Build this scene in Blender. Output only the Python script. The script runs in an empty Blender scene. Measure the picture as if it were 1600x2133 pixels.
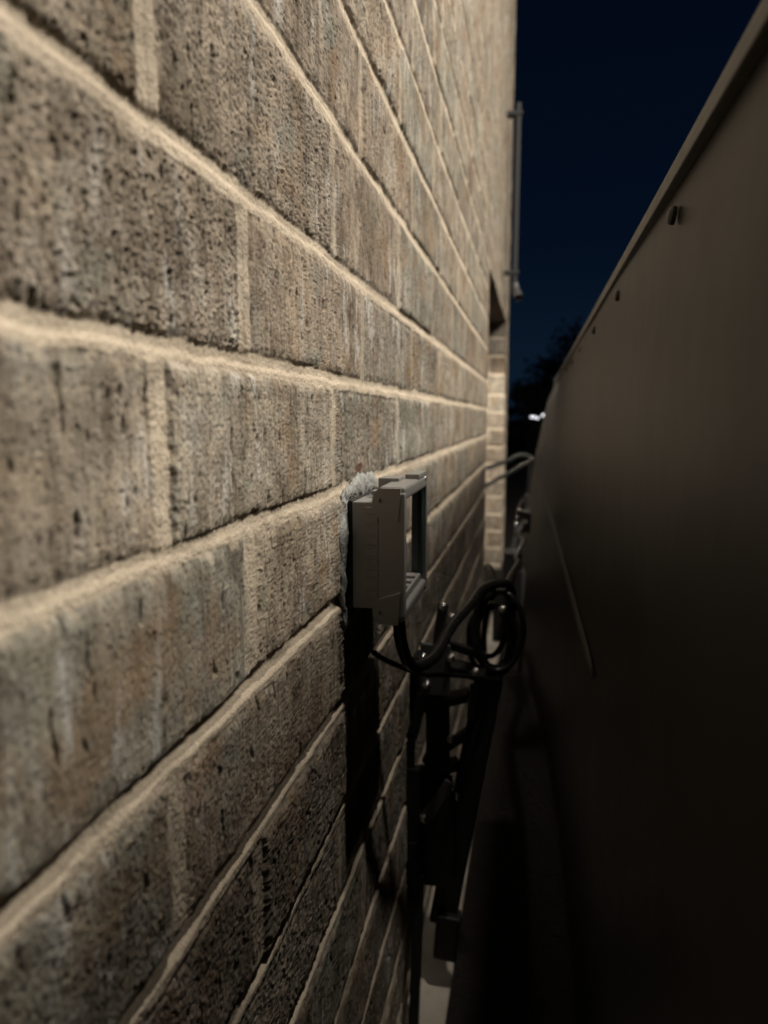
import bpy, bmesh, math, random
import numpy as np
from mathutils import Vector, Matrix

# ------------------------------------------------------------------ scene, camera, sky, lamps
S = bpy.context.scene
COL = S.collection
R = math.radians
S.view_settings.view_transform = 'Standard'
S.view_settings.look = 'None'
S.view_settings.exposure = 0.0
S.view_settings.gamma = 1.0
S.view_settings.use_curve_mapping = False
S.cycles.use_denoising = True
S.cycles.max_bounces = 8
S.cycles.diffuse_bounces = 5
S.cycles.sample_clamp_indirect = 4.0

cam_d = bpy.data.cameras.new("camera")
cam = bpy.data.objects.new("camera", cam_d)
COL.objects.link(cam)
S.camera = cam
PITCH, YAW = 7.47, 11.65
cam.location = (0, 0, 0)                       # eye level is z = 0; the ground lies 0.9 m below
cam.rotation_euler = (R(90 - PITCH), 0, R(YAW))
cam_d.sensor_fit = 'HORIZONTAL'
cam_d.sensor_width = 36.0
cam_d.lens = 36.0 * 1500 / 1600
cam_d.clip_start = 0.01
cam_d.clip_end = 500
cam_d.dof.use_dof = True
cam_d.dof.focus_distance = 0.56
cam_d.dof.aperture_fstop = cam_d.lens / 4.5    # 4.5 mm wide opening

W = bpy.data.worlds.new("World")
S.world = W
W.use_nodes = True
wn, wl = W.node_tree.nodes, W.node_tree.links
bg = wn["Background"]
tc = wn.new("ShaderNodeTexCoord")
sx = wn.new("ShaderNodeSeparateXYZ")
rp = wn.new("ShaderNodeValToRGB")
wl.new(tc.outputs["Generated"], sx.inputs[0])
wl.new(sx.outputs["Z"], rp.inputs[0])
rp.color_ramp.elements[0].position = 0.0
rp.color_ramp.elements[0].color = (0.0042, 0.0112, 0.0230, 1)
rp.color_ramp.elements[1].position = 0.62
rp.color_ramp.elements[1].color = (0.0005, 0.0016, 0.0054, 1)
e = rp.color_ramp.elements.new(0.22)
e.color = (0.0012, 0.0042, 0.0118, 1)
wl.new(rp.outputs["Color"], bg.inputs["Color"])
bg.inputs["Strength"].default_value = 1.0

def lamp(name, loc, aim, size, power, color):
    d = bpy.data.lights.new(name, 'AREA')
    d.shape = 'DISK'
    d.size = size
    d.energy = power
    d.color = color
    o = bpy.data.objects.new(name, d)
    COL.objects.link(o)
    o.location = loc
    o.rotation_euler = (Vector(aim) - Vector(loc)).to_track_quat('-Z', 'Y').to_euler()
    return o
lamp("porch_lamp", (0.39, 0.66, 2.2), (-0.15, 1.2, 0.0), 0.10, 26, (1.0, 0.91, 0.80))
lamp("flood_lamp", (2.9, 1.7, 3.55), (-0.17, 1.4, 0.1), 1.8, 375, (1.0, 0.915, 0.795))

# ------------------------------------------------------------------ helpers
OFF = {}
def thing(name, label, cat, loc, group=None):
    o = bpy.data.objects.new(name, None)
    o.empty_display_size = 0.02
    COL.objects.link(o)
    o.location = loc
    o['label'] = label; o['category'] = cat
    if group: o['group'] = group
    OFF[o] = Vector(loc)
    return o
def tag(o, label, cat, group=None):
    o['label'] = label; o['category'] = cat
    if group: o['group'] = group
    return o
def obj(name, bm, mat, parent=None, smooth=False, loc=None):
    """links one mesh; the bmesh is in scene coordinates"""
    off = OFF[parent] if parent else (Vector(loc) if loc else Vector((0, 0, 0)))
    if off.length: bmesh.ops.translate(bm, verts=bm.verts, vec=-off)
    me = bpy.data.meshes.new(name)
    bm.to_mesh(me); bm.free()
    if smooth:
        me.polygons.foreach_set("use_smooth", [True] * len(me.polygons))
    me.materials.append(mat)
    o = bpy.data.objects.new(name, me)
    COL.objects.link(o)
    if parent: o.parent = parent
    elif loc: o.location = loc
    OFF[o] = off.copy()
    return o
def NB(): return bmesh.new()
def box(bm, x0, x1, y0, y1, z0, z1, bev=0.0, seg=2, M=None):
    r = bmesh.ops.create_cube(bm, size=1.0)
    vs = r['verts']
    bmesh.ops.scale(bm, vec=(x1 - x0, y1 - y0, z1 - z0), verts=vs)
    bmesh.ops.translate(bm, vec=((x0 + x1) / 2, (y0 + y1) / 2, (z0 + z1) / 2), verts=vs)
    if bev:
        es = list({e for v in vs for e in v.link_edges})
        rb = bmesh.ops.bevel(bm, geom=es, offset=bev, segments=seg, profile=0.6, affect='EDGES')
        vs = list({v for f in rb['faces'] for v in f.verts} | {v for v in vs if v.is_valid})
    if M is not None: bmesh.ops.transform(bm, matrix=M, verts=vs)
    return vs
def bar(bm, a, b, w, t, side=(1, 0, 0), bev=0.0015):
    """flat bar from a to b, w wide along 'side', t thick"""
    a, b = Vector(a), Vector(b)
    d = (b - a); L = d.length; d.normalize()
    s = Vector(side); s = (s - d * s.dot(d)).normalized()
    n = d.cross(s)
    M = Matrix((s, n, d)).transposed().to_4x4(); M.translation = (a + b) / 2
    return box(bm, -w / 2, w / 2, -t / 2, t / 2, -L / 2, L / 2, bev, 2, M)
def spline(pts, n=12):
    P = [Vector(p) for p in pts]
    P = [P[0] * 2 - P[1]] + P + [P[-1] * 2 - P[-2]]
    out = []
    for i in range(1, len(P) - 2):
        for k in range(n):
            t = k / n
            a, b, c, d = P[i - 1], P[i], P[i + 1], P[i + 2]
            out.append(0.5 * ((2 * b) + (c - a) * t + (2 * a - 5 * b + 4 * c - d) * t * t + (3 * b - a - 3 * c + d) * t ** 3))
    out.append(P[-2])
    return out
def tube(bm, pts, rad, seg=14, cap=True):
    """tube along a list of points; rad is a number or a function of 0..1"""
    n = len(pts)
    up = Vector((0.3, 0.1, 1)).normalized()
    prev = None; rings = []
    for i, p in enumerate(pts):
        t = (pts[min(i + 1, n - 1)] - pts[max(i - 1, 0)]).normalized()
        if prev is None:
            s = t.cross(up)
            if s.length < 1e-4: s = t.cross(Vector((1, 0, 0)))
            s.normalize()
        else:
            s = (prev - t * prev.dot(t)).normalized()
        prev = s; q = t.cross(s)
        r = rad(i / max(1, n - 1)) if callable(rad) else rad
        rings.append([bm.verts.new(p + (s * math.cos(2 * math.pi * k / seg) + q * math.sin(2 * math.pi * k / seg)) * r) for k in range(seg)])
    for a, b in zip(rings, rings[1:]):
        for k in range(seg):
            bm.faces.new((a[k], a[(k + 1) % seg], b[(k + 1) % seg], b[k]))
    if cap:
        bm.faces.new(list(reversed(rings[0]))); bm.faces.new(rings[-1])
def dome(bm, c, n, r, h, base=0.0):
    """round bolt head of radius r and height h on a point, facing n"""
    n = Vector(n).normalized()
    s = n.cross(Vector((0.2, 0.3, 1))).normalized(); q = n.cross(s)
    prof = [(r, -base), (r, h * .25), (r * .85, h * .7), (r * .5, h * .95)]
    rings = []
    for rr, hh in prof:
        rings.append([bm.verts.new(Vector(c) + n * hh + (s * math.cos(2 * math.pi * k / 14) + q * math.sin(2 * math.pi * k / 14)) * rr) for k in range(14)])
    for a, b in zip(rings, rings[1:]):
        for k in range(14): bm.faces.new((a[k], a[(k + 1) % 14], b[(k + 1) % 14], b[k]))
    top = bm.verts.new(Vector(c) + n * h)
    for k in range(14): bm.faces.new((rings[-1][k], rings[-1][(k + 1) % 14], top))

# ------------------------------------------------------------------ materials
def newmat(name):
    m = bpy.data.materials.new(name)
    m.use_nodes = True
    return m, m.node_tree.nodes, m.node_tree.links, m.node_tree.nodes["Principled BSDF"]
def simple(name, col, rough=0.5, metal=0.0, var=0.12, scale=60.0, bump=0.0, bscale=400.0, spec=0.5):
    m, n, l, p = newmat(name)
    t = n.new("ShaderNodeTexCoord")
    ns = n.new("ShaderNodeTexNoise"); ns.inputs["Scale"].default_value = scale; ns.inputs["Detail"].default_value = 5
    l.new(t.outputs["Object"], ns.inputs["Vector"])
    mx = n.new("ShaderNodeMix"); mx.data_type = 'RGBA'
    mx.inputs[6].default_value = tuple(c * (1 - var) for c in col) + (1,)
    mx.inputs[7].default_value = tuple(min(1, c * (1 + var)) for c in col) + (1,)
    l.new(ns.outputs["Fac"], mx.inputs[0])
    l.new(mx.outputs[2], p.inputs["Base Color"])
    mr = n.new("ShaderNodeMapRange")
    mr.inputs[3].default_value = max(0.02, rough - 0.08); mr.inputs[4].default_value = min(1, rough + 0.08)
    l.new(ns.outputs["Fac"], mr.inputs[0]); l.new(mr.outputs[0], p.inputs["Roughness"])
    p.inputs["Metallic"].default_value = metal
    p.inputs["Specular IOR Level"].default_value = spec
    if bump:
        n2 = n.new("ShaderNodeTexNoise"); n2.inputs["Scale"].default_value = bscale; n2.inputs["Detail"].default_value = 4
        l.new(t.outputs["Object"], n2.inputs["Vector"])
        b = n.new("ShaderNodeBump"); b.inputs["Strength"].default_value = 0.6; b.inputs["Distance"].default_value = bump
        l.new(n2.outputs["Fac"], b.inputs["Height"]); l.new(b.outputs["Normal"], p.inputs["Normal"])
    return m

def brick_material():
    m, n, l, p = newmat("brick_and_mortar")
    at = n.new("ShaderNodeAttribute"); at.attribute_name = "brickdata"
    sp = n.new("ShaderNodeSeparateColor"); l.new(at.outputs["Color"], sp.inputs[0])
    tc = n.new("ShaderNodeTexCoord")
    def noise(scale, detail=5, rough=0.6, stretch=None):
        t = n.new("ShaderNodeTexNoise"); t.inputs["Scale"].default_value = scale
        t.inputs["Detail"].default_value = detail; t.inputs["Roughness"].default_value = rough
        if stretch:
            mp = n.new("ShaderNodeMapping"); mp.inputs["Scale"].default_value = stretch
            l.new(tc.outputs["Object"], mp.inputs["Vector"]); l.new(mp.outputs[0], t.inputs["Vector"])
        else: l.new(tc.outputs["Object"], t.inputs["Vector"])
        return t.outputs["Fac"]
    def ramp(fac, stops):
        r = n.new("ShaderNodeValToRGB"); l.new(fac, r.inputs[0])
        el = r.color_ramp.elements
        el[0].position, el[0].color = stops[0][0], tuple(stops[0][1]) + (1,)
        el[1].position, el[1].color = stops[-1][0], tuple(stops[-1][1]) + (1,)
        for q, c in stops[1:-1]:
            x = el.new(q); x.color = tuple(c) + (1,)
        return r.outputs["Color"]
    def mix(fac, a, b, mode='MIX'):
        x = n.new("ShaderNodeMix"); x.data_type = 'RGBA'; x.blend_type = mode
        if isinstance(fac, float): x.inputs[0].default_value = fac
        else: l.new(fac, x.inputs[0])
        for k, v in ((6, a), (7, b)):
            if isinstance(v, tuple): x.inputs[k].default_value = v + (1,)
            else: l.new(v, x.inputs[k])
        return x.outputs[2]
    def mrange(fac, a, b, c=0.0, d=1.0):
        x = n.new("ShaderNodeMapRange"); l.new(fac, x.inputs[0])
        for k, v in zip((1, 2, 3, 4), (a, b, c, d)): x.inputs[k].default_value = v
        return x.outputs[0]
    base = ramp(sp.outputs["Red"], [(0.0, (.205, .186, .156)), (.25, (.298, .263, .216)), (.45, (.245, .202, .160)), (.6, (.330, .282, .224)), (.8, (.250, .240, .204)), (1.0, (.345, .304, .248))])
    mott = ramp(noise(38, 6, .65), [(.28, (.46, .41, .36)), (.5, (1, 1, 1)), (.70, (1.28, 1.25, 1.2))])
    col = mix(1.0, base, mott, 'MULTIPLY')
    drag = ramp(noise(150, 4, .65, (1, 1, .10)), [(.32, (.52, .48, .43)), (.5, (1, 1, 1)), (.70, (1.25, 1.23, 1.2))])
    col = mix(.8, col, drag, 'MULTIPLY')
    blot = ramp(noise(11, 4, .6), [(.34, (.58, .55, .50)), (.52, (1, 1, 1)), (.68, (1.2, 1.17, 1.12))])
    col = mix(.9, col, blot, 'MULTIPLY')
    grain = ramp(noise(620, 3, .7), [(.3, (.55, .52, .5)), (.5, (1, 1, 1)), (.75, (1.4, 1.36, 1.3))])
    col = mix(0.5, col, grain, 'MULTIPLY')
    # rusty fired patches, greenish grey patches, pale lime bloom running down
    col = mix(mrange(noise(14, 3, .6), .53, .66, 0, .6), col, (.24, .155, .088))
    col = mix(mrange(noise(17, 3, .6, (1, 1, 1.0)), .55, .68, 0, .6), col, (.185, .195, .165))
    bl = n.new("ShaderNodeMath"); bl.operation = 'MULTIPLY'
    l.new(mrange(noise(60, 5, .7, (1, 1, .22)), .53, .66), bl.inputs[0])
    l.new(mrange(noise(9, 2, .5), .47, .60), bl.inputs[1])
    col = mix(mrange(bl.outputs[0], 0, 1, 0, .8), col, (.54, .53, .50))
    # darker tone in the pits (depth of the pits is geometry)
    col = mix(mrange(sp.outputs["Blue"], .0, 1.0, 0, .42), col, (.050, .040, .032))
    sand = ramp(noise(900, 3, .7), [(.28, (.30, .258, .200)), (.5, (.53, .456, .360)), (.75, (.69, .61, .495))])
    sand = mix(1.0, sand, ramp(noise(26, 5, .6), [(.3, (.78, .76, .74)), (.6, (1.05, 1.04, 1.02))]), 'MULTIPLY')
    col = mix(sp.outputs["Green"], col, sand)
    col = mix(at.outputs["Alpha"], col, (.085, .028, .012))
    l.new(col, p.inputs["Base Color"])
    p.inputs["Roughness"].default_value = 0.9
    p.inputs["Specular IOR Level"].default_value = 0.25
    b = n.new("ShaderNodeBump"); b.inputs["Strength"].default_value = 0.8; b.inputs["Distance"].default_value = 0.0006
    l.new(noise(1100, 3, .75), b.inputs["Height"]); l.new(b.outputs["Normal"], p.inputs["Normal"])
    return m

def shed_material():
    m, n, l, p = newmat("tan_sheet_metal")
    tc = n.new("ShaderNodeTexCoord")
    t = n.new("ShaderNodeTexNoise"); t.inputs["Scale"].default_value = 5; t.inputs["Detail"].default_value = 7
    mp = n.new("ShaderNodeMapping"); mp.inputs["Scale"].default_value = (1, 1, .35)
    l.new(tc.outputs["Object"], mp.inputs[0]); l.new(mp.outputs[0], t.inputs["Vector"])
    r = n.new("ShaderNodeValToRGB"); l.new(t.outputs["Fac"], r.inputs[0])
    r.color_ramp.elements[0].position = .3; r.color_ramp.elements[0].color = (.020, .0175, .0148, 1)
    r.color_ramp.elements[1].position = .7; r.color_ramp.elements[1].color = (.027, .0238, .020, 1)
    l.new(r.outputs[0], p.inputs["Base Color"])
    mr = n.new("ShaderNodeMapRange"); mr.inputs[3].default_value = .36; mr.inputs[4].default_value = .46; p.inputs['Specular IOR Level'].default_value = .13
    l.new(t.outputs["Fac"], mr.inputs[0]); l.new(mr.outputs[0], p.inputs["Roughness"])
    n2 = n.new("ShaderNodeTexNoise"); n2.inputs["Scale"].default_value = 9; n2.inputs["Detail"].default_value = 2
    l.new(tc.outputs["Object"], n2.inputs["Vector"])
    b = n.new("ShaderNodeBump"); b.inputs["Strength"].default_value = .25; b.inputs["Distance"].default_value = .01
    l.new(n2.outputs["Fac"], b.inputs["Height"]); l.new(b.outputs["Normal"], p.inputs["Normal"])
    return m

M_BRICK = brick_material()
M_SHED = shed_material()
M_RAIL = simple("tan_rail", (.040, .035, .029), .42, 0, .1, 30)
M_SCREW = simple("dark_screw", (.014, .013, .012), .45)
M_PVC = simple("grey_plastic", (.245, .238, .228), .36, 0, .08, 90, .0003, 500)
M_PVCIN = simple("grey_plastic_liner", (.26, .255, .245), .45, 0, .08, 90)
M_GREEN = simple("dark_green_plastic", (.02, .05, .04), .4)
M_GASKET = simple("black_foam", (.018, .017, .016), .8, 0, .2, 200)
M_CAULK = simple("grey_sealant", (.27, .275, .262), .8, 0, .6, 220, .002, 420)
M_RUBBER = simple("black_rubber", (.008, .008, .008), .25, 0, .2, 120, spec=.35)
M_BLACK = simple("black_powder_coat", (.009, .009, .009), .4, 0, .2, 80, .0003, 700, spec=.3)
M_GREYCOAT = simple("dark_grey_steel", (.06, .062, .06), .45, .2, .2, 80)
M_STEEL = simple("zinc_bolt", (.62, .61, .60), .22, 1.0, .1, 200)
M_STEELD = simple("dull_zinc", (.25, .255, .26), .4, .8, .1, 90)
M_HOSE = simple("grey_hose", (.13, .13, .13), .5, 0, .15, 60)
M_PIPE = simple("grey_pipe", (.07, .072, .072), .55, .05, .12, 40)
M_SPOUT = simple("pale_grey_metal", (.026, .028, .030), .6, .0, .12, 30)
M_DOOR = simple("dark_door", (.05, .045, .04), .5, 0, .15, 20)
M_BARK = simple("bark", (.05, .04, .03), .9, 0, .3, 12)
M_LEAF = simple("leaf", (.028, .042, .018), .6, 0, .4, 3)

# ------------------------------------------------------------------ noise for the wall's relief
_G = np.array([(math.cos(a), math.sin(a)) for a in np.linspace(0, 2 * math.pi, 64, endpoint=False)], dtype=np.float32)
def _hash(ix, iy, seed):
    h = (ix.astype(np.uint32) * np.uint32(374761393) + iy.astype(np.uint32) * np.uint32(668265263) + np.uint32((seed * 2246822519) & 0xFFFFFFFF))
    h = (h ^ (h >> np.uint32(13))) * np.uint32(1274126177)
    return h ^ (h >> np.uint32(16))
def perlin(x, y, seed):
    c, s = math.cos(.4), math.sin(.4) if False else 0.0
    x0 = np.floor(x); y0 = np.floor(y)
    fx = (x - x0).astype(np.float32); fy = (y - y0).astype(np.float32)
    ix = x0.astype(np.int64); iy = y0.astype(np.int64)
    u = fx * fx * fx * (fx * (fx * 6 - 15) + 10); v = fy * fy * fy * (fy * (fy * 6 - 15) + 10)
    def g(dx, dy):
        k = _G[(_hash(ix + dx, iy + dy, seed) & np.uint32(63)).astype(np.int64)]
        return k[..., 0] * (fx - dx) + k[..., 1] * (fy - dy)
    a = g(0, 0); b = g(1, 0); c2 = g(0, 1); d = g(1, 1)
    return (a + (b - a) * u) * (1 - v) + (c2 + (d - c2) * u) * v   # about -0.7..0.7
def fbm(x, y, seed, octv=3, gain=.55):
    o = 0; amp = 1.0; f = 1.0
    for k in range(octv):
        o = o + amp * perlin(x * f + 17.3 * k, y * f - 9.1 * k, seed + 31 * k); amp *= gain; f *= 2.03
    return o
def sstep(a, b, x):
    t = np.clip((x - a) / (b - a), 0, 1); return t * t * (3 - 2 * t)
def rnd(ix, iy, seed): return (_hash(ix, iy, seed) & np.uint32(0xFFFF)).astype(np.float32) / 65535.0

# bed joints (height of each mortar course) as measured, then one course apart
BEDS = [-0.9792, -0.8776, -0.776, -0.6744, -0.5728, -0.468, -0.373, -0.271, -0.172, -0.068, 0.031, 0.130, 0.2466, 0.353]
while BEDS[-1] < 3.7: BEDS.append(BEDS[-1] + 0.1016)
BEDS = np.array(BEDS)
ROW_AB = 9                                          # the course whose lower joint is BEDS[9]
HALF = np.full(len(BEDS), 0.0062); HALF[8] = 0.0088; HALF[7] = .007
WALLX = -0.17
def relief(yy, zz, fine=True):
    """height out of the wall (m, 0 = brick face), plus tint, mortar, pit and stain masks"""
    y = yy + 0.0022 * fbm(yy * 22, zz * 22, 3, 2); z = zz + 0.0017 * fbm(yy * 13, zz * 16, 4, 3)
    row = np.clip(np.searchsorted(BEDS, z) - 1, 0, len(BEDS) - 2)
    L = 0.3048
    shift = np.where((row - ROW_AB) % 2 == 0, 0.313, 0.4145) + (rnd(row, row * 0, 5) - .5) * .008
    q = (y - shift) / L
    bi = np.floor(q)
    yl = (q - bi) * L
    bi = bi.astype(np.int64); ri = row.astype(np.int64)
    r1, r2, r3, r4 = (rnd(bi, ri, s) for s in (11, 12, 13, 14))
    zlo, zhi = BEDS[row], BEDS[row + 1]
    hl, hh = HALF[row], HALF[row + 1]
    tilt = (r4 - .5) * .004 * (yl / L - .5)
    dzl = z - zlo - hl - (r2 - .5) * .0016 + tilt
    dzh = zhi - hh * .8 - z - (r3 - .5) * .0024 + tilt
    dyv = np.minimum(yl, L - yl) - .0078 - (r1 - .5) * .003
    chip = .0011 * fbm(yy * 190, zz * 190, 21, 3) + .0052 * np.minimum(0, fbm(yy * 45, zz * 45, 22, 3) + .20)
    d = np.minimum(np.minimum(dzl, dzh), dyv)
    d = d + chip - .0004
    mort = 1 - sstep(-.0006, .0010, d)
    edge = sstep(-.0004, .0032, d)
    # brick face
    low = .0012 * fbm(yy * 28, zz * 28, 31, 2) + (r1 - .5) * .0030 + (r2 - .5) * .0045 * (yl / L - .5)
    drag = fbm(yy * 520, zz * 170, 32, 3, .65)
    grain = fbm(yy * 430, zz * 380, 33, 3, .7)
    pits = .8 * sstep(.14 + .16 * r4, .42 + .1 * r4, fbm(yy * 560 + 5, zz * 300, 34, 2)) + .6 * sstep(.32, .50, fbm(yy * 250, zz * 130, 35, 2))
    gouge = sstep(.40, .56, fbm(yy * 120, zz * 40, 36, 2))
    rough = .45 + .75 * r3 * r3 + .25 * r2
    face = low + rough * (.00035 * drag + .00040 * grain + .00042 * perlin(yy * 930, zz * 820, 61) + .0005 * fbm(yy * 230, zz * 42, 62, 2) + .0007 * fbm(yy * 90, zz * 70, 38, 2)) - rough * .0016 * pits - .0022 * gouge
    lump = sstep(.30, .5, fbm(yy * 190 + 3, zz * 190, 37, 2)); face = face + .0009 * lump * rough
    # mortar: struck so that its lower lip meets the brick below and its top sits deep under the brick above
    tb = np.clip((z - (zlo - hl)) / (2 * hl), 0, 1)              # used near the lower joint of this row
    tt = np.clip((z - (zhi - hh)) / (2 * hh), 0, 1)
    near_low = (z - zlo) < (zhi - z)
    tj = np.where(near_low, tb, tt)
    depth = np.where(near_low, np.where(row > 8, .0016, .0046) + .0040 * (HALF[row] > .0065), np.where(row >= 8, .0016, .0046) + .0040 * (HALF[row + 1] > .0065))
    lip = np.where((near_low & (row <= 8)) | (~near_low & (row <= 7)), .0009, .0017)
    bed = -lip - depth * sstep(.34, .72, tj + .14 * fbm(yy * 24, zz * 8, 48, 2)) * (.9 + 1.0 * fbm(yy * 9, zz * 4, 47, 2)) + .0012 * fbm(yy * 18, zz * 30, 41, 2)
    vert = -.0008 - .0016 * (rnd(bi, ri, 15)) + .0010 * fbm(yy * 40, zz * 25, 42, 2) + .0004 * grain
    inv = (np.minimum(dzl, dzh) > dyv)
    mnd = np.minimum(dzl, dzh); wv = inv * sstep(-.0015, .0035, mnd)
    mo = bed + (vert - bed) * wv + .0005 * fbm(yy * 420, zz * 420, 43, 2) + .0006 * perlin(yy * 950, zz * 900, 63) + .0006 * fbm(yy * 90, zz * 90, 44, 2)
    h = mo * (1 - edge) + face * edge - .0012 * (1 - sstep(0, .008, d)) * edge
    h = np.where(mort > .5, np.minimum(h, mo + .001), h)
    # mortar smeared over brick edges
    smear = sstep(.14, .34, fbm(yy * 60, zz * 40, 45, 3)) * (1 - sstep(.002, .010, d)) * .75
    mort = np.clip(np.maximum(mort * (1 - wv * np.clip(np.where(yy < .5, .36, .60) - .5 * fbm(yy * 60, zz * 45, 46, 2), 0, 1)), smear * .55), 0, 1)
    pit = np.clip(pits * .7 + gouge * .8 + .9 * sstep(.1, .45, -grain), 0, 1) * edge * (1 - mort)
    stain = np.clip(1.1 - np.hypot((yy - .705) / .022, (zz + .052) / .011) + .9 * fbm(yy * 120, zz * 120, 51, 2), 0, 1)
    stain = sstep(.25, .6, stain) * .9
    return h, r1, mort, pit, stain

VV, FF, CC = [], [], []
_n = [0]
def patch(ga, gb, axis='y', pos=0.0):
    """relief on a grid: axis 'y' is the long wall (a = y), axis 'x' the reveal of the doorway (a = distance into the wall)"""
    A, B = np.meshgrid(ga, gb, indexing='ij')
    if axis == 'y':
        h, t, m, p, s = relief(A, B)
        X, Y, Z = WALLX + h, A, B
    else:
        h, t, m, p, s = relief(A + 7.03, B)
        X, Y, Z = WALLX - A, pos - h, B
    V = np.stack([X, Y, Z], -1).reshape(-1, 3).astype(np.float32)
    na, nb = A.shape
    idx = np.arange(na * nb).reshape(na, nb) + _n[0]
    F = np.stack([idx[:-1, :-1], idx[1:, :-1], idx[1:, 1:], idx[:-1, 1:]], -1).reshape(-1, 4)
    C = np.stack([t, m, p, s], -1).reshape(-1, 4).astype(np.float32)
    VV.append(V); FF.append(F); CC.append(C); _n[0] += na * nb
def stepped(a, b, d): return np.linspace(a, b, max(2, int(round((b - a) / d)) + 1))
def graded(a, b, f):
    out = [a]
    while out[-1] < b: out.append(out[-1] + f(out[-1]))
    out = np.array(out); return a + (out - a) * (b - a) / (out[-1] - a)
DOOR0, DOOR1, HEAD, TOP, GZ, WY0 = 2.72, 4.30, 0.545, 3.4, -0.93, -.05
ynear = graded(.09, .64, lambda y: max(.0006, .0066 * y * y))
patch(ynear, stepped(-.56, .44, .00075))
patch(graded(.64, 1.3, lambda y: .0020), stepped(-.93, .90, .0014))
patch(graded(1.3, DOOR0, lambda y: .0042), stepped(-.93, 1.9, .0026))
patch(stepped(WY0, .09, .005), stepped(GZ, 2.6, .006))
patch(stepped(.09, .64, .004), stepped(.44, TOP, .006))
patch(stepped(.09, .64, .004), stepped(GZ, -.56, .004))
patch(stepped(.64, 1.3, .005), stepped(.90, TOP, .006))
patch(stepped(1.3, DOOR0, .006), stepped(1.9, TOP, .008))
patch(stepped(DOOR0, 4.76, .007), stepped(HEAD, TOP, .005))
patch(stepped(DOOR1, 4.76, .006), stepped(GZ, HEAD, .005))
patch(stepped(0, .16, .004), stepped(GZ, HEAD, .004), 'x', DOOR1)
# plain backing, soffit, near reveal and end of the wall
def quad(p, m=0.0):
    VV.append(np.array(p, dtype=np.float32)); FF.append(np.arange(4).reshape(1, 4) + _n[0])
    CC.append(np.tile(np.array([[.4, m, .3, 0]], dtype=np.float32), (4, 1))); _n[0] += 4
XB = WALLX - .16
quad([(WALLX - .003, DOOR0, HEAD), (WALLX - .003, DOOR1, HEAD), (XB, DOOR1, HEAD), (XB, DOOR0, HEAD)])
quad([(WALLX - .003, DOOR0, GZ), (WALLX - .003, DOOR0, HEAD), (XB, DOOR0, HEAD), (XB, DOOR0, GZ)])
quad([(WALLX - .003, 4.76, GZ), (XB - .2, 4.76, GZ), (XB - .2, 4.76, TOP), (WALLX - .003, 4.76, TOP)])
quad([(WALLX - .003, WY0, TOP), (WALLX - .003, 4.76, TOP), (XB - .2, 4.76, TOP), (XB - .2, WY0, TOP)])
quad([(XB - .2, WY0, GZ), (XB - .2, WY0, TOP), (XB - .2, 4.76, TOP), (XB - .2, 4.76, GZ)])
quad([(WALLX - .03, WY0, GZ), (WALLX - .03, DOOR0 - .02, GZ), (WALLX - .03, DOOR0 - .02, TOP), (WALLX - .03, WY0, TOP)], .6)
quad([(WALLX - .003, WY0, GZ), (WALLX - .003, WY0, TOP), (XB - .2, WY0, TOP), (XB - .2, WY0, GZ)])
V = np.concatenate(VV); F = np.concatenate(FF).astype(np.int32); C = np.concatenate(CC)
me = bpy.data.meshes.new("brick_wall")
me.vertices.add(len(V)); me.vertices.foreach_set("co", V.ravel())
me.loops.add(F.size); me.loops.foreach_set("vertex_index", F.ravel())
me.polygons.add(len(F)); me.polygons.foreach_set("loop_start", np.arange(0, F.size, 4, dtype=np.int32))
me.polygons.foreach_set("use_smooth", np.ones(len(F), dtype=bool))
ca = me.attributes.new("brickdata", 'FLOAT_COLOR', 'POINT'); ca.data.foreach_set("color", C.ravel())
me.update()
me.materials.append(M_BRICK)
wall = bpy.data.objects.new("brick_wall", me); COL.objects.link(wall)
OFF[wall] = Vector((0, 0, 0))
tag(wall, "long rough grey brown brick wall with pale mortar filling the left of the photo", "brick wall")
del VV, FF, CC, V, F, C
# dark door set back in the opening
bm = NB()
box(bm, XB - .03, XB + .004, DOOR0 - .02, DOOR1 + .02, GZ, HEAD + .02, .002)
for y0, y1, z0, z1 in ((2.86, 3.42, -.75, -.2), (3.6, 4.16, -.75, -.2), (2.86, 3.42, -.05, .45), (3.6, 4.16, -.05, .45)):
    box(bm, XB + .002, XB + .014, y0, y1, z0, z1, .005)
obj("door", bm, M_DOOR, wall)

# ------------------------------------------------------------------ ground
def ground_material():
    m, n, l, p = newmat("dusty_concrete")
    tc = n.new("ShaderNodeTexCoord")
    t = n.new("ShaderNodeTexNoise"); t.inputs["Scale"].default_value = 14; t.inputs["Detail"].default_value = 9
    l.new(tc.outputs["Object"], t.inputs["Vector"])
    r = n.new("ShaderNodeValToRGB"); l.new(t.outputs["Fac"], r.inputs[0])
    r.color_ramp.elements[0].position = .3; r.color_ramp.elements[0].color = (.24, .21, .175, 1)
    r.color_ramp.elements[1].position = .75; r.color_ramp.elements[1].color = (.42, .38, .32, 1)
    l.new(r.outputs[0], p.inputs["Base Color"]); p.inputs["Roughness"].default_value = .9
    b = n.new("ShaderNodeBump"); b.inputs["Distance"].default_value = .004
    l.new(t.outputs["Fac"], b.inputs["Height"]); l.new(b.outputs["Normal"], p.inputs["Normal"])
    return m
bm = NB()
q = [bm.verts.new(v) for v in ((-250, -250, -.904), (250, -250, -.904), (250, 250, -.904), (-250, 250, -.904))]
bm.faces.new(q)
g = obj("ground", bm, simple("shadow_dark_ground", (.012, .010, .0085), .95, 0, .5, 30, .02, 90, .1)); g['kind'] = "structure"  # near-black colour stands in for the shed's shadow on the ground
bm = NB(); box(bm, WALLX + .001, -.106, -1.2, 3.3, -.96, -.9, .004)  # pale strip stops at the shed's shadow edge, dark ground takes over
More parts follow.
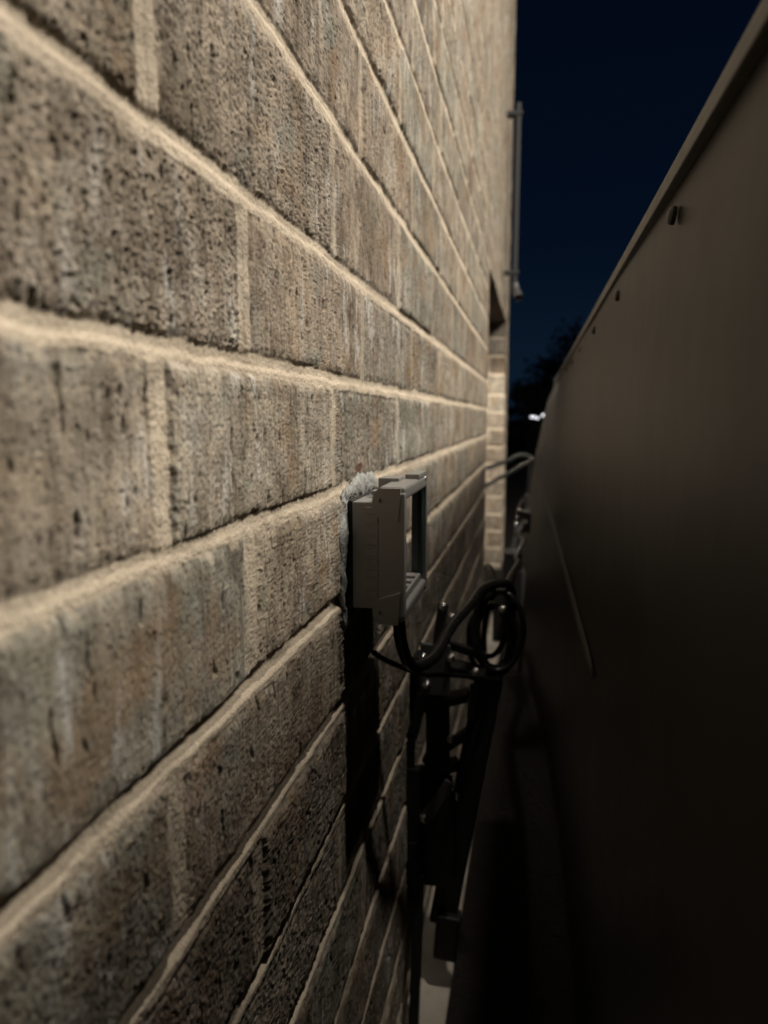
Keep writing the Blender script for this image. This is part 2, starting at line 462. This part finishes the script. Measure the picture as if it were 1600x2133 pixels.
g = obj("path", bm, ground_material()); g['kind'] = "structure"

# ------------------------------------------------------------------ metal shed opposite the wall
SY0, SY1 = -.25, 3.56
shed = thing("metal_shed", "long tan sheet metal shed side with a bolted top rail, leaning beside the brick wall", "metal shed", (.35, 1.4, -.9))
prof = [(.094, .166), (.092, .150), (.084, .120), (.062, .068), (.036, -.060), (.014, -.180), (-.003, -.310), (-.016, -.443), (-.044, -.620), (-.080, -.78), (-.111, -.897)]
pp = spline([(x, 0, z) for x, z in prof], 5)
bm = NB()
ny = 60
rows = []
def lean(y): return max(0.0, min(1.0, (y - 1.0) / 2.5)) ** 1.8 if y > 1.0 else 0.0
def shed_x(y, x): return .092 + (.03 + .97 * lean(y)) * (x - .092)
for j in range(ny + 1):
    y = SY0 + (SY1 - SY0) * j / ny
    rows.append([bm.verts.new((shed_x(y, p.x) + .0016 * math.sin(y * 3.1 + p.z * 4) + .0010 * math.sin(y * 7.3 - p.z * 9), y, p.z)) for p in pp])
for a, b in zip(rows, rows[1:]):
    for k in range(len(pp) - 1):
        bm.faces.new((a[k], b[k], b[k + 1], a[k + 1]))
bx = .75
def endcap(r, flip):
    c0 = bm.verts.new((bx, r[0].co.y, r[0].co.z)); c1 = bm.verts.new((bx, r[0].co.y, r[-1].co.z))
    f = list(r) + [c1, c0]
    bm.faces.new(f if flip else list(reversed(f)))
    return c0, c1
a0, a1 = endcap(rows[0], False); b0, b1 = endcap(rows[-1], True)
bm.faces.new((rows[0][0], a0, b0, rows[-1][0])); bm.faces.new((a0, a1, b1, b0))
bmesh.ops.recalc_face_normals(bm, faces=bm.faces)
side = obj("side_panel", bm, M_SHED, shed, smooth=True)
bm = NB()
box(bm, .0895, .14, SY0 - .002, SY1 - .05, .1655, .176, .003, 3)
obj("top_rail", bm, M_RAIL, shed)
bm = NB()
box(bm, .0865, .095, SY0 - .001, SY1 - .06, .1575, .1625, .002, 2)
obj("drip_lip", bm, M_RAIL, shed)
# screws, one mesh copied along the rail
bm = NB(); dome(bm, (0, 0, 0), (-1, 0, .12), .0062, .0036, .002)
sc = obj("screw", bm, M_SCREW, None)
first = True
for k in range(13):
    y = .548 - .335 * 3 + .335 * k
    if y < SY0 + .05 or y > SY1 - .1: continue
    o = sc if first else sc.copy()
    if not first: COL.objects.link(o)
    first = False
    o.parent = shed
    o.location = Vector((.0900, y, .138)) - OFF[shed]
bm = NB()
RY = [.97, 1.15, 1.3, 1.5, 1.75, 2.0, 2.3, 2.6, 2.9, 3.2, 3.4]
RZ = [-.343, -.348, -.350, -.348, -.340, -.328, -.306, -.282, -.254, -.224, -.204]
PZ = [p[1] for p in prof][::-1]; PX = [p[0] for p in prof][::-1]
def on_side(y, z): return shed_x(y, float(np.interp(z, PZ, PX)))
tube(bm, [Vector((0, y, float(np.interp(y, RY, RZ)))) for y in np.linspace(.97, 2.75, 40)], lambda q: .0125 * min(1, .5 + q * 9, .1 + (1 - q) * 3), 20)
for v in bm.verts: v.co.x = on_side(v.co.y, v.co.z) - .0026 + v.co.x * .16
obj("streak_rib", bm, simple("streak_paint", (.085, .075, .063), .45, 0, .15, 40), shed, True)  # added rib, coloured paler to stand in for a streak of reflected light

# ------------------------------------------------------------------ outlet box on the wall
ob = thing("outlet_box", "open grey plastic outlet box jutting from the brick wall, its cover missing", "outlet box", (-.17, .71, -.127))
bx0, bx1, y0, y1, z0, z1 = -.1625, -.134, .6425, .776, -.178, -.0770
t = .003
bm = NB()
box(bm, bx0, bx1, y0, y0 + t, z0, z1, .0014, 3)                       # near side
box(bm, bx0, bx1, y0 + t, y1 - t, z1 - t, z1 - .0002, .001)        # top
box(bm, bx0, bx1, y0 + t, y1 - t, z0 + .0002, z0 + t, .001)        # bottom
box(bm, bx0, bx1, y1 - t, y1, z0, -.137, .001)                     # far side, knocked out above
for k in range(9):                                                 # moulded teeth along the front edge
    zz = z0 + .012 + k * .0098
    box(bm, bx1 - .0165, bx1 - .004, y0 - .0012, y0 + .001, zz, zz + .0058, .0004)
obj("back_box", bm, M_PVC, ob)
bm = NB()
box(bm, -.1735, bx0 + .0005, y0 + .001, y1 - .001, z0 - .0015, z1 + .0008, .001)
obj("gasket", bm, M_GASKET, ob)
# cover frame: four bars with bevels, hinge ears with holes
fx0, fx1, fy0, fy1, fz0, fz1 = -.138, -.1128, .6445, .788, -.191, -.0625
bm = NB()
def wedge(pts_near, pts_far):
    a = [bm.verts.new(p) for p in pts_near]; b = [bm.verts.new(p) for p in pts_far]
    bm.faces.new(a); bm.faces.new(list(reversed(b)))
    n = len(a)
    for k in range(n): bm.faces.new((a[k], b[k], b[(k + 1) % n], a[(k + 1) % n]))
box(bm, fx0 + .001, fx1, .6418, fy0 + .0075, fz0 + .006, fz1 - .006, .0018, 3)       # near upright
box(bm, fx0 + .008, fx1, fy1 - .008, fy1, fz0 + .006, fz1 - .006, .0018, 3)                # far upright
box(bm, fx0, fx1 - .0002, fy0 + .0005, fy1 - .0005, fz1 - .0135, fz1, .0045, 4)             # head
box(bm, fx0, fx1 - .0002, fy0 + .0005, fy1 - .0005, fz0, fz0 + .0125, .0045, 4)             # foot
obj_frame = obj("cover_frame", bm, M_PVC, ob)
def ear(zc, up):
    bm = NB()
    n = 22; prof = []
    for k in range(n + 1):
        a = math.pi * (.5 + k / n)
        prof.append((-.1345 + .0085 * math.cos(a), zc + .0125 * math.sin(a)))
    prof += [(-.119, zc - .0125 - (.006 if up else 0)), (-.1165, zc + .0125 + (0 if up else .006))]
    # plate with a round hole: ring of quads between hole and outline
    hc = (-.1345, zc + (.001 if up else -.001)); hr = .0023; m = len(prof)
    ang = [math.atan2(z - hc[1], x - hc[0]) for x, z in prof]
    for yy_a, yy_b in ((.6400, .6450),):
        fo = [bm.verts.new((x, yy_a, z)) for x, z in prof]; bo = [bm.verts.new((x, yy_b, z)) for x, z in prof]
        fi = [bm.verts.new((hc[0] + hr * math.cos(a), yy_a, hc[1] + hr * math.sin(a))) for a in ang]
        bi = [bm.verts.new((hc[0] + hr * math.cos(a), yy_b + .004, hc[1] + hr * math.sin(a))) for a in ang]
        for k in range(m):
            j = (k + 1) % m
            bm.faces.new((fo[k], fo[j], fi[j], fi[k])); bm.faces.new((fo[k], bo[k], bo[j], fo[j])); bm.faces.new((fi[k], fi[j], bi[j], bi[k]))
    bmesh.ops.recalc_face_normals(bm, faces=bm.faces)
    o = obj("hinge_ear", bm, M_PVC, ob)
    bm = NB(); dome(bm, (hc[0], .6455, hc[1]), (0, -1, 0), .0024, .0005, .001)
    obj("pin_hole", bm, M_GASKET, o)
ear(-.0765, True); ear(-.1795, False)
bm = NB()
box(bm, -.149, -.128, .694, .724, -.0745, -.0590, .001); box(bm, -.152, -.130, .676, .690, -.0745, -.0700, .001)
box(bm, -.128, -.1135, .728, .782, -.0630, -.0575, .0012)
obj("latch", bm, M_PVC, ob)
bm = NB()
box(bm, -.1215, -.1165, .772, .7795, -.172, -.074, .001)
obj("inner_rim", bm, M_GREEN, ob)
bm = NB()
box(bm, -.164, -.118, .654, .774, -.1775, -.1705, .001)
for k in range(4): box(bm, -.150 + .002, -.120, .672 + k * .024, .678 + k * .024, -.1705, -.1675, .0006)
obj("lower_tray", bm, M_PVCIN, ob)
for y, z in ((.770, -.066), (.770, -.186)):
    bm = NB(); dome(bm, (fx1 - .001, y, z), (1, 0, 0), .0028, .0016, .001); obj("cover_screw", bm, M_STEEL, ob)
# sealant smeared round the near side and the top
random.seed(4)
bm = NB()
path = spline([(-.1695, .700, -.190), (-.1695, .655, -.190), (-.1690, .637, -.180), (-.1690, .633, -.150), (-.1690, .634, -.115), (-.1685, .638, -.085), (-.1675, .650, -.0705), (-.1665, .690, -.0680), (-.1670, .735, -.0680), (-.168, .778, -.072)], 14)
tube(bm, path, lambda t: .0092 + .0028 * math.sin(t * 17) + .0018 * math.sin(t * 41 + 1) - .003 * (1 - min(1, t * 5)), 30)
for v in bm.verts:
    c = v.co * 160
    v.co += Vector((math.sin(c.y * 1.1 + c.z * 1.7), math.sin(c.z * 1.3 + 2), math.sin(c.y * 1.9 + c.x))) * .0009 + Vector((random.uniform(-1, 1), random.uniform(-1, 1), random.uniform(-1, 1))) * (.0009 if v.co.z < -.08 else .0015)
    v.co.x = -.1705 + (v.co.x + .1705) * .34 + random.uniform(-1, 1) * .0004
obj("sealant", bm, M_CAULK, ob, smooth=True)

# ------------------------------------------------------------------ cables
bm = NB()
cab = [(-.1330, .705, -.180), (-.1300, .706, -.2085), (-.1290, .712, -.229), (-.1250, .735, -.2600), (-.1180, .770, -.2760), (-.1050, .810, -.2760), (-.0930, .870, -.2580), (-.0760, .935, -.2460), (-.0660, .985, -.2380), (-.0460, 1.02, -.2360), (-.0280, 1.05, -.2450), (-.022, 1.075, -.285)]
tube(bm, spline(cab, 14), .0066, 18)
tag(obj("power_cable", bm, M_RUBBER, None, True), "thick black cable drooping from the grey outlet box and rising to the coil", "cable")
bm = NB()
tc_ = [(-.171, .770, -.2640), (-.160, .782, -.2760), (-.1430, .800, -.2900), (-.1230, .840, -.3110), (-.098, .900, -.3320), (-.065, 1.0, -.370), (-.045, 1.05, -.392)]
tube(bm, spline(tc_, 12), .0034, 14)
tag(obj("thin_cable", bm, M_RUBBER, None, True), "thin black cable coming out of the brick wall below the thick one", "cable")
bm = NB()
turns = []
random.seed(9)
for k in range(7):
    ph = k * .9
    for q in range(36):
        a = 2 * math.pi * q / 36
        e1, e2 = k + q / 36, 1.0
        rx = .028 + .008 * math.sin(e1 * 2.1); rz = .053 + .012 * math.sin(e1 * 1.3 + 1)
        cx, cz = -.050 + .008 * math.sin(e1 * 1.7), -.312 - .004 * e1 + .007 * math.sin(e1 * 2.9)
        turns.append(Vector((cx + rx * math.cos(a + 1.5), 1.035 + .009 * e1 + .005 * math.sin(2 * a + ph), cz + rz * math.sin(a + 1.5))))
tube(bm, turns, .0042, 12)
tag(obj("cable_coil", bm, M_RUBBER, None, True), "coil of black cable hanging in loops from the black steel bracket", "cable coil")

bm = NB()
lc = [(-.030, 1.06, -.262), (-.034, 1.2, -.270), (-.024, 1.5, -.300), (-.034, 1.8, -.345), (-.018, 2.0, -.340), (-.030, 2.3, -.372), (-.052, 2.5, -.392), (-.048, 2.7, -.345), (-.030, 2.9, -.318)]
tube(bm, spline(lc, 12), .0062, 12)
tag(obj("loose_cable", bm, M_RUBBER, None, True), "loose black cable trailing from the top of the coil far back along the gap", "cable")

# ------------------------------------------------------------------ black folding bracket in the gap
br = thing("folding_bracket", "black steel folding bracket with shiny bolts, bolted to the brick wall below the outlet box", "bracket", (-.17, 1.05, -.9))
for za, zb in ((-.44, -.37), (-.74, -.56)):
    bm = NB(); box(bm, -.1695, -.160, 1.02, 1.10, za, zb, .002); obj("wall_plate", bm, M_BLACK, br)
bm = NB()
bar(bm, (-.148, 1.00, -.400), (-.164, 1.0, -.47), .016, .010, (1, 0, 0)); bar(bm, (-.165, 1.0, -.46), (-.165, 1.0, -.53), .011, .010, (1, 0, 0)); bar(bm, (-.163, 1.0, -.515), (-.160, 1.0, -.700), .022, .016, (1, 0, 0))
bar(bm, (-.160, 1.0, -.63), (-.157, 1.0, -.715), .012, .022, (1, 0, 0))
bar(bm, (-.152, 1.003, -.69), (-.148, .93, -.899), .014, .016, (1, 0, 0))
obj("rear_rail", bm, M_BLACK, br)
bm = NB()
box(bm, -.152, -.108, .995, 1.001, -.402, -.322, .004, 3)
bar(bm, (-.119, .998, -.262), (-.128, .998, -.335), .016, .005, (1, 0, 0))
obj("hinge_plate", bm, M_GREYCOAT, br)
bm = NB()
bar(bm, (-.165, 1.02, -.352), (-.060, 1.02, -.372), .012, .040, (0, 0, 1)); bar(bm, (-.125, 1.03, -.330), (-.060, 1.03, -.348), .012, .012, (0, 1, 0))
obj("upper_arm", bm, M_BLACK, br)
bm = NB()
bar(bm, (-.130, 1.03, -.41), (-.128, 1.03, -.55), .036, .010, (1, 0, 0)); bar(bm, (-.132, 1.03, -.54), (-.128, 1.03, -.72), .052, .010, (1, 0, 0)); bar(bm, (-.150, 1.03, -.43), (-.085, 1.03, -.408), .012, .036, (0, 0, 1))
bar(bm, (-.150, 1.035, -.520), (-.085, 1.035, -.470), .012, .022, (0, 0, 1)); bar(bm, (-.16, 1.035, -.545), (-.10, 1.035, -.520), .012, .030, (0, 0, 1))
obj("lower_arm", bm, M_BLACK, br)
bm = NB(); bar(bm, (-.106, 1.0, -.533), (-.146, 1.0, -.600), .017, .006, (1, 0, 0)); obj("brace", bm, M_GREYCOAT, br)
bm = NB(); bar(bm, (-.076, 1.04, -.395), (-.081, 1.04, -.450), .012, .006, (1, 0, 0)); obj("stop_plate", bm, M_GREYCOAT, br)
bm = NB()
bar(bm, (-.055, 1.06, -.385), (-.122, 1.06, -.80), .042, .030, (1, 0, 0), .004)
obj("post", bm, M_BLACK, br)
bm = NB(); bar(bm, (-.110, 1.045, -.775), (-.116, 1.045, -.850), .038, .030, (1, 0, 0), .005); obj("end_cap", bm, M_BLACK, br)
bm = NB(); dome(bm, (0, 0, 0), (0, -1, .35), .0036, .0035, .004)
dome(bm, (0, .001, 0), (0, -1, .35), .0058, .0012, .004)
bolt0 = obj("bolt", bm, M_STEEL, None, True)
for k, (x, y, z) in enumerate([(-.1415, .992, -.384), (-.1475, .992, -.343), (-.107, .992, -.341), (-.072, 1.0, -.362), (-.119, .992, -.266), (-.107, .992, -.281), (-.145, .992, -.591), (-.109, 1.02, -.476), (-.037, 1.03, -.276), (-.100, 1.035, -.575)]):
    o = bolt0 if k == 0 else bolt0.copy()
    if k: COL.objects.link(o)
    o.parent = br; o.location = Vector((x, y, z)) - OFF[br]

# ------------------------------------------------------------------ things further down the gap
bm = NB()
tube(bm, spline([(-.068, 1.52, -.352), (-.073, 1.52, -.335), (-.078, 1.52, -.322), (-.084, 1.52, -.312), (-.090, 1.525, -.313), (-.094, 1.53, -.322)], 8), .0034, 12)
tag(obj("steel_hook", bm, M_STEEL, None, True), "small shiny steel hook sticking up just above the cable coil", "hook")
jb = thing("junction_box", "small black box with a bright bolt behind the top of the cable coil", "junction box", (-.05, 1.95, -.44))
bm = NB(); box(bm, -.069, -.020, 1.90, 1.99, -.600, -.362, .003); box(bm, -.094, -.060, 1.905, 1.985, -.600, -.452, .003); obj("housing", bm, M_GASKET, jb)
bm = NB(); box(bm, -.070, -.019, 1.898, 1.99, -.3615, -.357, .001); obj("lid", bm, M_GASKET, jb)
bm = NB(); dome(bm, (-.054, 1.899, -.415), (0, -1, .3), .005, .005, .003); obj("bolt", bm, M_STEEL, jb)
bm = NB(); dome(bm, (-.024, 1.905, -.405), (0, -1, .3), .005, .006, .003); bar(bm, (-.030, 1.91, -.405), (-.022, 1.91, -.425), .008, .006); obj("cable_gland", bm, M_STEEL, jb)
bm = NB()
hs = [(-.016, 2.9, -.300), (-.016, 2.9, -.37), (-.023, 2.88, -.405), (-.050, 2.84, -.445), (-.066, 2.8, -.500), (-.066, 2.75, -.530), (-.040, 2.68, -.545), (-.022, 2.6, -.560), (-.020, 2.55, -.600), (-.022, 2.5, -.66), (-.024, 2.5, -.8), (-.03, 2.5, -.9)]
tube(bm, spline(hs, 10), .009, 14)
tag(obj("grey_hose", bm, M_HOSE, None, True), "dull grey hose snaking down the gap beside the dark shed", "hose")
cl = thing("hose_clamp", "dark clamp block with one bolt gripping the grey hose near the shed", "clamp", (-.02, 2.62, -.37))
bm = NB(); bar(bm, (-.050, 2.62, -.338), (-.004, 2.62, -.350), .022, .03, (0, 0, 1)); bar(bm, (-.012, 2.62, -.345), (-.016, 2.62, -.410), .026, .028); obj("jaw", bm, M_BLACK, cl)
bm = NB(); dome(bm, (-.017, 2.604, -.372), (0, -1, .2), .0075, .006, .003); obj("bolt", bm, M_STEEL, cl)
gr = thing("pipe_frame", "grey pipe frame with two slanting bars between the wall's end and the shed", "pipe frame", (-.02, 3.62, -.9))
bm = NB(); tube(bm, spline([(-.24, 3.62, -.255), (-.115, 3.62, -.211), (-.085, 3.62, -.192), (-.057, 3.62, -.184), (-.03, 3.62, -.186), (.0, 3.62, -.200)], 8), .011, 14); obj("upper_bar", bm, M_PIPE, gr, True)
bm = NB(); tube(bm, spline([(-.24, 3.60, -.345), (-.109, 3.60, -.270), (.0, 3.60, -.206), (.012, 3.60, -.199)], 8), .011, 14); obj("lower_bar", bm, M_PIPE, gr, True)
bm = NB(); tube(bm, spline([(.002, 3.61, -.19), (-.010, 3.61, -.260), (-.015, 3.61, -.45), (-.018, 3.61, -.9)], 8), .011, 14); obj("upright", bm, M_PIPE, gr, True)

ds = thing("corner_pipe", "slim grey pipe down the wall's far corner ending in a small shiny head", "wall lamp", (-.12, 3.95, .62))  # grey pipe with a shiny end; its use as a lamp is made up
bm = NB(); box(bm, -.128, -.104, 3.93, 3.97, .655, 1.58, .005, 2); obj("pipe", bm, M_SPOUT, ds)
bm = NB(); tube(bm, spline([(-.116, 3.95, .700), (-.108, 3.93, .660), (-.098, 3.90, .630), (-.092, 3.885, .612)], 8), lambda q: .016 + .008 * q, 16, False); obj("pipe_head", bm, M_STEELD, ds, True)
for z in (.74, 1.52):
    bm = NB(); box(bm, -.172, -.096, 3.925, 3.975, z, z + .02, .002); obj("strap", bm, M_SPOUT, ds)
sl = bpy.data.lights.new("jamb_fill", 'SPOT'); sl.energy = 42; sl.spot_size = R(134); sl.spot_blend = .25; sl.color = (1.0, .90, .77); sl.shadow_soft_size = .02  # unseen light, added to brighten the door jamb
so = bpy.data.objects.new("jamb_fill", sl); COL.objects.link(so); so.location = (-.075, 3.70, .58)

# ------------------------------------------------------------------ far garden: trees and small lights
def tree(name, label, x, y, h, r, seed, squash=.9, n=3000):
    rn = random.Random(seed)
    t = thing(name, label, "tree", (x, y, -.9), "dark trees beyond the gap")
    bm = NB()
    zt = h - .9
    tube(bm, spline([(x, y, -.9), (x + .05, y, -.9 + h * .25), (x - .04, y, -.9 + h * .5), (x, y, -.9 + h * .8)], 5), lambda q: .05 * h * (1 - .8 * q) * .5, 10)
    for k in range(6):
        a = rn.uniform(0, 6.28); z = -.9 + h * rn.uniform(.25, .6)
        tube(bm, spline([(x, y, z), (x + math.cos(a) * r * .4, y + math.sin(a) * r * .4, z + h * .12), (x + math.cos(a) * r * .8, y + math.sin(a) * r * .8, z + h * .2)], 4), lambda q: .018 * h * (1 - .8 * q) * .5, 7)
    obj("trunk", bm, M_BARK, t, True)
    bm = NB()
    cz = -.9 + h - r * squash
    clumps = []
    for k in range(34):
        d = Vector((rn.gauss(0, 1), rn.gauss(0, 1), rn.gauss(0, 1))).normalized() * rn.uniform(.35, .95)
        clumps.append((Vector((x, y, cz)) + Vector((d.x * r, d.y * r, d.z * r * squash)), rn.uniform(.16, .34) * r))
    for k in range(n):
        c, cr = rn.choice(clumps)
        p = c + Vector((rn.gauss(0, .55), rn.gauss(0, .55), rn.gauss(0, .5))) * cr
        s = rn.uniform(.05, .11)
        u = Vector((rn.gauss(0, 1), rn.gauss(0, 1), rn.gauss(0, 1))).normalized(); w = u.cross(Vector((rn.gauss(0, 1), rn.gauss(0, 1), rn.gauss(0, 1)))).normalized()
        bm.faces.new([bm.verts.new(q) for q in (p - u * s, p + w * s * .5, p + u * s, p - w * s * .5)])
    obj("crown", bm, M_LEAF, t)
tree("broadleaf_tree", "tall dark tree whose crown rises behind the shed's top edge", 1.9, 22, 3.5, 2.0, 3, .95, 6000)
tree("broadleaf_tree", "lower dark tree showing beside the brick wall's corner", -.15, 21, 1.95, 1.0, 8, .95, 3600)
tree("broadleaf_tree", "dark tree between the tall one and the low one, above the small lights", .8, 24, 2.75, 1.3, 5, .95, 4000)
bm_e, n_, l_, p_ = newmat("lit_bulb")
p_.inputs["Base Color"].default_value = (.8, .8, .8, 1)
p_.inputs["Emission Color"].default_value = (.95, .93, 1.0, 1)
p_.inputs["Emission Strength"].default_value = 3.6
def garden_light(x, y, z, label):
    t = thing("garden_light", label, "garden light", (x, y, -.9), "small white lights in the dark distance")
    bm = NB(); tube(bm, [Vector((x, y, -.9)), Vector((x, y, z - .05))], .018, 10); bmesh.ops.create_uvsphere(bm, u_segments=12, v_segments=6, radius=.03, matrix=Matrix.Translation((x, y, z + .05))); obj("post", bm, M_BLACK, t)
    bm = NB(); bmesh.ops.create_uvsphere(bm, u_segments=16, v_segments=10, radius=.022, matrix=Matrix.Translation((x, y, z))); obj("bulb", bm, bm_e, t, True)
garden_light(-.051, 20 * .9, .012, "leftmost of the four small white lights, dimmer and touching the next")
garden_light(.012, 18.2, .012, "second small white light from the left, half behind the third")
garden_light(.094, 18.4, -.012, "third small white light from the left, bright and lowest of the four")
garden_light(.215, 18, .058, "rightmost and highest of the four small white lights, beside the shed's edge")
